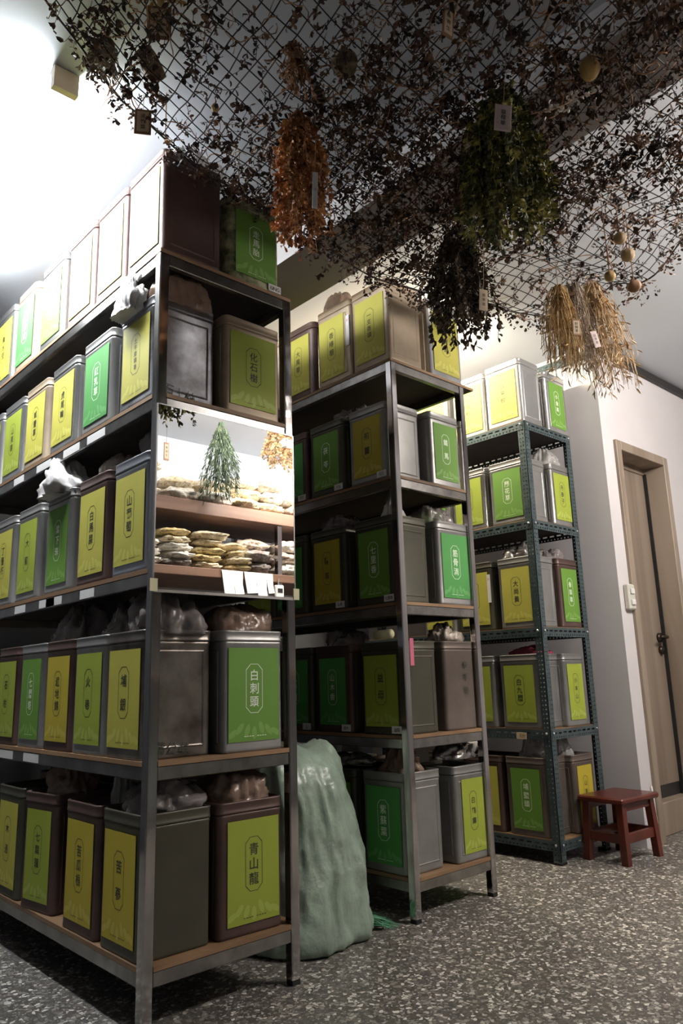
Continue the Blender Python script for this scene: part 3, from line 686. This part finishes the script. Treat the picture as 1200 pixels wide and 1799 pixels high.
fr = MB(); rr = random.Random(5)
for i in range(60):
    a = -.62 + .45*rr.random(); p = Vector((.205*math.cos(a), .205*math.sin(a), .010+.03*rr.random()))
    e_ = Vector((p.x*(1.28+.3*rr.random()), p.y*(1.2+.4*rr.random()), .004)); fr.tube([p, p.lerp(e_, .5)+Vector((0,0,.006)), e_], [.0024,.0020,.0010], 4)
fr.build('frayed_corner', MAT['sack_fray'], sk)

# ------------------------------------------------------------ red stool
st = thing('wooden_stool', 'low red-brown wooden stool in front of the green rack', 'stool', (2.405, .035, 0), -.06)
SH = .275
MB().box(-.155,.155,-.118,.112, SH-.024, SH, .006).build('seat', MAT['stool'], st)
for sx in (-1,1):
    for sy in (-1,1):
        x0, y0, x1, y1 = sx*.118, sy*.083, sx*.132, sy*.094
        l = MB(); h_ = .016
        l.add([(x1-h_,y1-h_,0),(x1+h_,y1-h_,0),(x1+h_,y1+h_,0),(x1-h_,y1+h_,0),(x0-h_,y0-h_,SH-.024),(x0+h_,y0-h_,SH-.024),(x0+h_,y0+h_,SH-.024),(x0-h_,y0+h_,SH-.024)],
              [(0,3,2,1),(4,5,6,7),(0,1,5,4),(1,2,6,5),(2,3,7,6),(3,0,4,7)]); l.build('leg', MAT['stool'], st)
for sy in (-1,1): MB().box(-.112,.112, sy*.089-.009, sy*.089+.009, .085, .125, .002).build('stretcher', MAT['stool'], st)
for sx in (-1,1): MB().box(sx*.126-.009, sx*.126+.009, -.08, .08, .085, .125, .002).build('stretcher', MAT['stool'], st)
for sy in (-1,1): MB().box(-.105,.105, sy*.085-.008, sy*.085+.008, SH-.058, SH-.024).build('apron', MAT['stool'], st)

# ------------------------------------------------------------ hanging net
def net_pt(u, v):
    """u 0..1 left to right, v 0..1 from the edge over the racks towards the open floor"""
    y = lerp(far_y(u), -1.62, v)
    xl = -.50 - .12*v; xr = 1.88 - .52*min(1, v*1.05)
    x = lerp(xl, xr, u)
    sag = .05*math.sin(PI*min(1, v*1.2)) + .05*u
    z = 2.415 - sag + .025*noise.noise(Vector((x*2.2, y*2.2, 1.3))) + .012*noise.noise(Vector((x*6, y*6, 4.1)))
    if u > .55: z += (u-.55)*.16*math.sin(y*14 + x*5)*.5
    return Vector((x, y, min(z, 2.44)))
def far_y(u):
    pts = [(0,-.30),(.13,-.10),(.28,.00),(.56,.06),(.66,.05),(.78,-.05),(.90,-.13),(1,-.20)]
    for (a, ya), (b_, yb) in zip(pts, pts[1:]):
        if u <= b_: return lerp(ya, yb, (u-a)/(b_-a))
    return pts[-1][1]
nb = MB(); NU, NV = 52, 34
def knot(i, j):     # strands wander a little so the diamonds are uneven
    return net_pt(min(1, max(0, i/NU + .006*noise.noise(Vector((i*.9, j*.35, 2.2))))), min(1, max(0, j/NV + .010*noise.noise(Vector((i*.35, j*.9, 8.4))))))
for i in range(NU+1): nb.tube([knot(i, j) for j in range(NV+1)], .0019, 3, False)
for j in range(NV+1): nb.tube([knot(i, j) for i in range(NU+1)], .0019, 3, False)
edge = [net_pt(i/60, 0) for i in range(61)]; nb.tube(edge, .003, 4, False)
edge = [net_pt(1, i/40) for i in range(41)]; nb.tube(edge, .003, 4, False)
edge = [net_pt(0, i/40) for i in range(41)]; nb.tube(edge, .003, 4, False)
net = thing('hanging_net', 'black diamond mesh net strung below the ceiling carrying dried herbs', 'net', (0,0,0))
nb.build('mesh', MAT['net'], net)
for u, v in ((0,.05),(.2,0),(.33,0),(.98,0),(.8,0),(.1,.9),(.35,.95),(.62,.95),(.95,.9)):
    p = net_pt(u, v); zt = 2.449 if .70 < p.x < .98 else ZC-.001
    MB().tube([p, (p.x, p.y, zt)], .002, 4).build('cord', MAT['twine'], net)

def leaf(mb, p, d, ln, wdt, rr, curl=.3):
    d = Vector(d).normalized(); s = d.cross(Vector((rr.uniform(-1,1), rr.uniform(-1,1), rr.uniform(-1,1))))
    if s.length < 1e-4: return
    s.normalize(); n = d.cross(s); c = rr.uniform(-curl, curl)*ln
    m1 = p + d*ln*.35 + n*c*.6; m2 = p + d*ln*.75 + n*c*1.1; tip = p + d*ln + n*c*.5
    f = n*wdt*.35
    mb.add([p, m1+s*wdt*.5+f, m2+s*wdt*.4+f, tip, m2-s*wdt*.4+f, m1-s*wdt*.5+f, m1, m2], [(0,6,1),(1,6,7,2),(2,7,3),(0,5,6),(5,4,7,6),(4,3,7)])
# loose dried leaves caught in the net: nobody could count them
rr = random.Random(11); lf = MB(); tw = MB()
def dens(x, y):
    d = .38 + .5*noise.noise(Vector((x*2.6, y*2.6, 7.7)))
    d += .95*math.exp(-(((x-.58)/.42)**2 + ((y+.38)/.36)**2)) + .5*math.exp(-(((x-1.0)/.30)**2 + ((y+.85)/.28)**2))
    d += .25*math.exp(-(((x-.25)/.5)**2 + ((y+1.1)/.4)**2))
    if x > 1.15: d *= .75
    if x < .05: d *= .55
    return d
cnt = 0
while cnt < 3100:      # small sprigs: a thin curled stem with leaves of its own
    u, v = rr.random(), rr.random(); p = net_pt(u, v)
    if rr.random() > dens(p.x, p.y): continue
    cnt += 1
    p = p + Vector((rr.uniform(-.02,.02), rr.uniform(-.02,.02), rr.uniform(-.03,.02)))
    d = Vector((rr.uniform(-1,1), rr.uniform(-1,1), rr.uniform(-.8,.25))).normalized(); pts = [p]; big = rr.random() < .15
    for j in range(rr.randint(3,7)):
        d = (d + Vector((rr.uniform(-.6,.6), rr.uniform(-.6,.6), rr.uniform(-.6,.3)))).normalized(); q = pts[-1]+d*rr.uniform(.008,.018)
        q.z = min(q.z, 2.44); pts.append(q)
        ln = rr.uniform(.009,.020) if not big else rr.uniform(.016,.032)
        leaf(lf, q, (rr.uniform(-1,1), rr.uniform(-1,1), rr.uniform(-1,.4)), ln, ln*rr.uniform(.35,.7), rr, .6)
        if rr.random() < .5: leaf(lf, q, (rr.uniform(-1,1), rr.uniform(-1,1), rr.uniform(-1,.4)), ln*.8, ln*.5, rr, .6)
    lf.tube(pts, .0008, 3, False)
# fringe of sprigs along the outer edge
for i in range(260):
    e = rr.random(); p = net_pt(rr.random(), 0) if e < .7 else net_pt(1, rr.random()*.7)
    if p.x < .1 and rr.random() < .55: continue
    for k in range(rr.randint(4,11)):
        p = p + Vector((rr.uniform(-.016,.016), rr.uniform(-.016,.016), rr.uniform(-.016,.006))); ln = rr.uniform(.009,.020); leaf(lf, p, (rr.uniform(-1,1), rr.uniform(-1,1), rr.uniform(-1,.3)), ln, ln*.65, rr)
tag(lf.build('dried_leaves', MAT['litter']), 'mass of small dark dried leaves lying in the hanging net', 'leaves', None, 'stuff')
for i in range(1500):
    p = net_pt(rr.random(), rr.random()); 
    if rr.random() > dens(p.x, p.y)*1.1: continue
    d = Vector((rr.uniform(-1,1), rr.uniform(-1,1), rr.uniform(-.35,.1))).normalized(); pts = [p]; k = rr.uniform(-.9,.9)
    for j in range(rr.randint(4,10)):
        d = (d + Vector((rr.uniform(-.5,.5)+k*d.y, rr.uniform(-.5,.5)-k*d.x, rr.uniform(-.38,.2)))).normalized(); q = pts[-1]+d*rr.uniform(.010,.026)
        if q.z > 2.44: q.z = 2.44
        pts.append(q)
    tw.tube(pts, [rr.uniform(.0008,.0021)]*len(pts), 4)
tag(tw.build('dried_stems', MAT['twig']), 'tangle of curly tan dried stems woven through the hanging net', 'stems', None, 'stuff')

# ------------------------------------------------------------ bundles, tags and pods hung from the net
def net_z(x, y):
    best = None
    for i in range(41):
        for j in range(27):
            p = net_pt(i/40, j/26); d = (p.x-x)**2+(p.y-y)**2
            if best is None or d < best[0]: best = (d, p.z)
    return best[1]
def bundle(label, top, length, spread, nst, mk_leaf, mk_stem, leaves, lsize, seed, name='herb_bundle', droop=1.0, width_pow=.8, tilt=(0,0), neck=.012, sx=1.0, cat='herb bundle', zt=None, curl=.3, ratio=.5):
    t = thing(name, label, cat, top, 0, 'herb bundles hanging from the net'); rr = random.Random(seed)
    s = MB(); f = MB()
    for i in range(nst):
        a = 2*PI*rr.random(); rad = spread*math.sqrt(rr.random()); L = length*rr.uniform(.68,1.0); pts = []
        x0, y0 = neck*rr.uniform(-1,1), neck*rr.uniform(-1,1); wob = rr.uniform(-.02,.02)
        for j in range(8):
            q = j/7; w_ = (math.sin(q*PI*.62)/math.sin(PI*.62))**width_pow
            pts.append(Vector((x0+rad*math.cos(a)*w_*sx+tilt[0]*q+wob*math.sin(q*9), y0+rad*math.sin(a)*w_+tilt[1]*q, .03-L*q)))
        s.tube(pts, [.0016,.0015,.0014,.0012,.0011,.001,.0009,.0006], 4)
        for k in range(leaves):
            q = rr.uniform(.10,1)*6.99; j = int(q); p = pts[j].lerp(pts[j+1], q-j)
            d = Vector((math.cos(a)*.7+rr.uniform(-.9,.9), math.sin(a)*.7+rr.uniform(-.9,.9), -droop+rr.uniform(-.7,.7)))
            ln = lsize*rr.uniform(.6,1.35); leaf(f, p, d, ln, ln*ratio*rr.uniform(.7,1.3), rr, curl)
    s.build('stems', MAT[mk_stem], t)
    if leaves: f.build('foliage', MAT[mk_leaf], t)
    tie = MB(); zt_ = zt if zt is not None else net_z(top[0], top[1])
    for k in range(3): tie.tube([((neck+.006)*math.cos(2*PI*i/10), (neck+.006)*math.sin(2*PI*i/10), -.012-.006*k) for i in range(11)], .002, 4, False)
    tie.tube([(0,0,-.01),(0,0,max(.02, zt_-top[2]))], .0016, 4); tie.build('tie', MAT['twine'], t)
    return t
bundle('rust brown bundle of dried leafy stems hanging at front rack top right', (.152,-.46,2.30), .40, .068, 44, 'rustleaf', 'rustleaf', 52, .019, 1, tilt=(.03,.03), curl=.6)
bundle('big round olive green bundle with a pink name tag', (.49,-.885,2.265), .40, .112, 80, 'greenleaf', 'greenleaf', 64, .018, 2, width_pow=.55, tilt=(.03,.02), neck=.03, droop=.5)
bundle('dark brown leafy bundle with orange tag over the middle rack', (.745,-.515,2.17), .36, .095, 50, 'darkleaf', 'darkleaf', 42, .021, 3, tilt=(.06,.04), neck=.02, curl=.5)
bundle('golden straw bundle with brown tag, leftmost of the straw bundles', (1.322,-.525,2.17), .36, .060, 110, 'straw_gold', 'straw_gold', 3, .030, 4, neck=.022, ratio=.12)
bundle('grey straw bundle with pink tag, between two golden straw bundles', (1.40,-.54,2.20), .37, .065, 110, 'straw_grey', 'straw_grey', 4, .028, 5, neck=.025, ratio=.15, tilt=(.02,0))
bundle('wheat coloured straw bundle with wisps, rightmost of the straw bundles', (1.47,-.58,2.21), .42, .080, 120, 'straw', 'straw', 5, .028, 6, neck=.025, ratio=.2, tilt=(.05,-.02))
bundle('small brown stem tuft hanging above the rust brown bundle', (.03,-.60,2.34), .15, .030, 40, 'twig', 'twig', 5, .014, 8, curl=.6)
bundle('pale fluffy dried tuft at the net corner by the ceiling lamp', (-.285,-.22,2.42), .10, .045, 40, 'straw_grey', 'straw_grey', 8, .012, 9)
bundle('thin dark sprig bundle dangling beside the big green bundle', (.66,-.66,2.29), .20, .05, 22, 'litter', 'litter', 22, .020, 10)
bundle('yellowish green dried knot at the top edge near square tag', (-.242,-.42,2.50), .07, .04, 30, 'straw_gold', 'twig', 10, .016, 12, zt=2.56)

def name_tag(label, c, text, w_=.045, h_=.075, rz=0.0, ry=0.0, face='tagface', border='tagwood', rx=0.0, zt=None, g='name tags under the net'):
    t = thing('name_tag', label, 'tag', c, 0, g); t.rotation_euler = (rx, ry, rz)
    MB().box(-w_/2, w_/2, -.0015, .0015, -h_/2, h_/2, .0008).build('board', MAT[border], t)
    pl = MB().box(-w_*.36, w_*.36, -.0006, 0, -h_*.40, h_*.40).build('paper_face', MAT[face], t, (0,-.0016,0))
    tx = MB(); n = len(text); hh = h_*.33
    for i, ch in enumerate(text): write(tx, ch, 0, hh*(n-1)/n - i*2*hh/n, min(w_*.42, 2*hh/n*.8), -.0014)
    tx.build('lettering', MAT['ink'], pl)
    zz = zt if zt else net_z(c[0], c[1])
    MB().tube([(0,.0,h_/2-.003),(0,.0,max(h_/2+.01, zz-c[2]))], .0009, 4).build('string', MAT['twine'], t)
name_tag('brown framed tag hanging below the net corner beside the bright ceiling', (-.160,-.178,2.312), '淡竹葉', .044, .078, -.55)
name_tag('large pale tag at the top edge of the picture, left part', (-.216,-.36,2.455), '山楂葉', .060, .10, -.6, 0, 'tagface', 'tagwood')
name_tag('slanted cream tag hanging at the top, right of the round fruit', (.188,-.95,2.268), '桑寄生', .030, .085, -.2, .12)
name_tag('pink tag hung in front of the big olive green bundle', (.355,-.965,2.10), '益母草', .040, .072, -.65, .12, 'tagpink', 'tagpink')
name_tag('small orange tag on the dark brown leafy bundle', (.715,-.62,1.90), '香茅草', .026, .068, -.5, .08, 'tagface', 'tagface', zt=2.1)
name_tag('small brown framed tag on the golden straw bundle', (1.285,-.60,2.00), '穀精草', .030, .062, -.65, .05, 'tagface', 'tagwood', zt=2.12)
name_tag('small pink tilted tag on the grey straw bundle', (1.375,-.62,1.975), '白茅草', .026, .062, -.5, -.25, 'tagpink', 'tagpink', zt=2.12)
name_tag('thin white tag seen edge-on under the rust brown bundle', (.140,-.535,2.045), '艾', .014, .105, -.55, .03, 'paper', 'paper', zt=2.2)

def blob(name, label, cat, c, r, mk, sz=1.0, seed=1.0, ribs=0, stem=True, rot=(0,0,0), open_end=False):
    t = thing(name, label, cat, c, 0, 'pods and fruit in the net')
    rings = []
    for i in range(13):
        ph = PI*i/12; ring = []
        for k in range(24):
            th = 2*PI*k/24; f = 1 + .05*noise.noise(Vector((math.cos(th)*1.5+seed, math.sin(th)*1.5, ph)))
            if ribs: f *= 1 + .06*math.cos(th*ribs)*math.sin(ph)
            ring.append(Vector((r*math.sin(ph)*math.cos(th)*f, r*math.sin(ph)*math.sin(th)*f, -r*math.cos(ph)*sz)))
        rings.append(ring)
    b = MB(); b.loft(rings, True); o = b.build('flesh', MAT[mk], t); o.rotation_euler = rot
    if stem:
        zz = net_z(c[0], c[1])
        MB().tube([(0,0,r*sz*.95),(.004,.002,r*sz+.012),(0,0,max(r*sz+.02, zz-c[2]))], [.003,.002,.0012], 5).build('stalk', MAT['twig'], t)
    return t
blob('dried_fruit', 'round brown dried fruit stuck below the net near top centre', 'fruit', (.15,-.649,2.352), .034, 'fruit', 1.02, 2, 5)
blob('dried_gourd', 'small ochre ribbed gourd hanging under the net at right', 'gourd', (.61,-1.068,2.320), .025, 'gourd', 1.25, 3, 6)
blob('poppy_pod', 'pale round pod, upper one of a touching pair at right', 'pod', (1.165,-.845,2.178), .020, 'pod', 1.0, 4, 8)
blob('poppy_pod', 'pale round pod, lower one of a touching pair at right', 'pod', (1.208,-.845,2.135), .022, 'pod', 1.0, 5, 8)
blob('poppy_pod', 'orange pod hanging left of a brown pod at net edge', 'pod', (1.16,-.80,2.062), .018, 'gourd', 1.0, 6, 7)
blob('poppy_pod', 'brown squarish pod at the net edge above the door', 'pod', (1.262,-.83,2.05), .022, 'tagwood', .9, 7, 4)
blob('poppy_pod', 'tiny orange pod tangled in net left of rust brown bundle', 'pod', (-.01,-.30,2.36), .011, 'gourd', 1.2, 8, 0)
lo = thing('loofah_chunk', 'stubby brown cut loofah lying against the net near ceiling lamp', 'loofah', (-.178,-.245,2.437), .4, 'pods and fruit in the net')
b = MB(); b.loft([[Vector((q*.085-.042, r*math.cos(2*PI*k/18)*(1+.08*math.sin(3*k)), r*math.sin(2*PI*k/18)*.9)) for k in range(18)] for q, r in ((0,.012),(.02,.022),(.3,.027),(.7,.026),(.98,.024),(1,.014))], True); o_ = b.build('flesh', MAT['loofah'], lo); o_.rotation_euler = (0,.5,0)
MB().tube([(0,0,.02),(0,0,.06)], .0012, 4).build('string', MAT['twine'], lo)
fl = thing('flower_sprig', 'sprig of small white dried blossoms right of the green bundle', 'flowers', (.57,-1.0,2.225), 0, None)
b = MB(); s = MB(); rr = random.Random(21); pts = []
for j in range(9): pts.append(Vector((.075-.02*j, -.06+.012*j, .05-.012*j+.004*math.sin(j))))
s.tube(pts, .0012, 4); s.tube([pts[3],(pts[3].x,pts[3].y,.12)], .001, 4); s.build('stem', MAT['twig'], fl)
for q in pts[:7]:
    for k in range(7):
        leaf(b, q+Vector((rr.uniform(-.012,.012), rr.uniform(-.012,.012), rr.uniform(-.012,.012))), (rr.uniform(-1,1), rr.uniform(-1,1), rr.uniform(-1,1)), .012, .010, rr)
b.build('petals', MAT['flower'], fl)

# ------------------------------------------------------------ the bag shelf facing the racks (seen in the mirror)
SX0, SX1, SY0, SY1 = .55, 3.0, -2.72, -2.14
bs = thing('wooden_shelf', 'brown board shelf stacked with herb bags, seen in the mirror', 'shelf', (0,0,0))
shelf_wood = wood('dark_shelf_board', (.09,.045,.03), (.20,.11,.07), 7, (.1,1,1), .45)
UZ, LZ = 1.935, 1.515
MB().box(SX0, SX1, SY0, SY1, UZ-.085, UZ, .004).build('board', shelf_wood, bs)
MB().box(SX0, SX1, SY0, SY1, LZ-.055, LZ, .004).build('board', shelf_wood, bs)
MB().box(SX0, SX1, SY0, SY1, .85, .89, .004).build('board', shelf_wood, bs)
for x in (SX0, 2.08, SX1-.04):
    for y in (SY0+.01, SY1-.05): MB().box(x, x+.035, y, y+.035, 0, UZ-.086).build('post', MAT['steel'], bs)
def pillow(label, c, sx, sy, sz, mk, seed, rz):
    b = MB(); rings = []; n = 28; rows = 14
    for i in range(rows+1):
        ph = PI*i/rows; ring = []
        for k in range(n):
            th = 2*PI*k/n; cc, ss = math.cos(th), math.sin(th); q = (abs(cc)**4+abs(ss)**4)**-.25
            rr_ = math.sin(ph)**.6; x, y, z = rr_*cc*q, rr_*ss*q, -math.cos(ph)
            d = .24*noise.noise(Vector((x*2.4+seed*2.3, y*2.4, z*2+seed))) + .14*noise.noise(Vector((x*6, y*6+seed, z*5)))
            ring.append((x*(1+d)*sx, y*(1+d)*sy, max(-.8, z*(1+d)*(1-.35*max(abs(x), abs(y))**3))*sz))
        rings.append(ring)
    b.loft(rings, True); o = b.build('herb_bag', MAT[mk], None, c); o.rotation_euler = (0,0,rz)
    return tag(o, label, 'bag', 'herb bags on the bag shelf')
rr = random.Random(31)
SD = dict(slice_a='pale sliced', slice_b='cream', slice_c='golden sliced', slice_d='grey herb', slice_e='brown herb')
def pile(shelf, z0, cols):
    for ci, (x, kinds, sx, sz) in enumerate(cols):
        z = z0 + .8*sz + .001
        for k, mk in enumerate(kinds):
            lv_ = ['lowest', 'second up', 'third up', 'fourth up', 'fifth up', 'sixth up'][k]
            pillow('%s bag on %s bag shelf, stack %d from left in mirror, %s' % (SD[mk], shelf, ci+1, lv_), (x + rr.uniform(-.015,.015), -2.275 + rr.uniform(-.015,.02), z), sx*rr.uniform(.85,1.14), .13*rr.uniform(.85,1.1), sz*rr.uniform(.92,1.08), mk, ci*1.7+k*.9+(3 if z0 > 1.7 else 0), rr.uniform(-.12,.12)); z += 1.60*sz
B_, C_, D_, E_, A_ = 'slice_b', 'slice_c', 'slice_d', 'slice_e', 'slice_a'
pile('upper', UZ, [(.86,[B_,B_,A_],.11,.042),(1.10,[B_,B_,A_],.11,.045),(1.34,[B_,A_],.12,.045),(1.60,[B_,A_],.12,.050),(1.84,[A_,A_,B_],.11,.045),(2.07,[A_,B_,E_],.11,.045),(2.30,[E_,B_],.11,.05)])
pile('lower', LZ, [(.88,[B_,B_],.11,.032),(1.12,[B_,B_,B_],.10,.032),(1.34,[D_,B_,B_,A_,C_],.10,.030),(1.57,[A_,C_,C_,A_,A_],.11,.030),(1.80,[C_,A_,A_,A_],.09,.030),(1.94,[D_,D_,E_],.105,.047),(2.22,[B_,E_,B_],.11,.05)])
rr = random.Random(9)
for i, (x, w_) in enumerate(((1.62,.10),(1.70,.08),(1.79,.10),(1.88,.09),(1.96,.06))):
    hp = MB(); y = SY1+.004; L_ = .13+.05*rr.random(); hp.add([(x,y,LZ-.002),(x+w_,y,LZ-.002),(x+w_*.9,y+.012,LZ-L_*.6),(x+w_,y+.02,LZ-L_),(x+.01,y+.024,LZ-L_*1.05),(x+.005,y+.01,LZ-L_*.5),
        (x,y+.002,LZ-.002),(x+w_,y+.002,LZ-.002),(x+w_*.9,y+.014,LZ-L_*.6),(x+w_,y+.022,LZ-L_),(x+.01,y+.026,LZ-L_*1.05),(x+.005,y+.012,LZ-L_*.5)], [(0,1,2,5),(5,2,3,4),(11,8,7,6),(10,9,8,11),(0,5,11,6),(1,7,8,2),(3,2,8,9),(4,3,9,10),(5,4,10,11),(0,6,7,1)])
    tag(hp.build('paper_slip', MAT['paper']), 'white paper slip hanging off the lower bag shelf, %s in mirror' % ['leftmost','second from left','third from left','fourth from left','rightmost'][i], 'paper', 'paper slips on the bag shelf')
lbl = thing('hanging_device', 'small white device hung below the lower bag shelf', 'device', (2.06, SY1+.02, LZ-.12))
MB().box(-.035,.035,-.012,.012,-.045,.045,.006).build('case', MAT['paper'], lbl); MB().box(-.02,.02,.012,.014,-.005,.022).build('screen', MAT['black'], lbl); MB().box(-.004,.004,-.012,-.004,.045,.09).build('hook', MAT['zinc'], lbl)
bundle('dark green feathery bundle hanging before the bag shelf', (1.53,-2.02,2.40), .52, .105, 60, 'fern', 'fern', 26, .034, 14, neck=.015, width_pow=1.1, zt=ZC, ratio=.18, droop=2.0)
bundle('beige seed-head bundle hanging before the bag shelf', (2.03,-2.02,2.47), .28, .13, 60, 'straw', 'twig', 22, .022, 15, neck=.05, width_pow=.5, zt=ZC, ratio=.8, droop=.3)
name_tag('narrow brown tag hanging above the upper bag shelf', (1.14,-2.0,2.16), '車前子', .034, .11, PI, 0, zt=ZC)
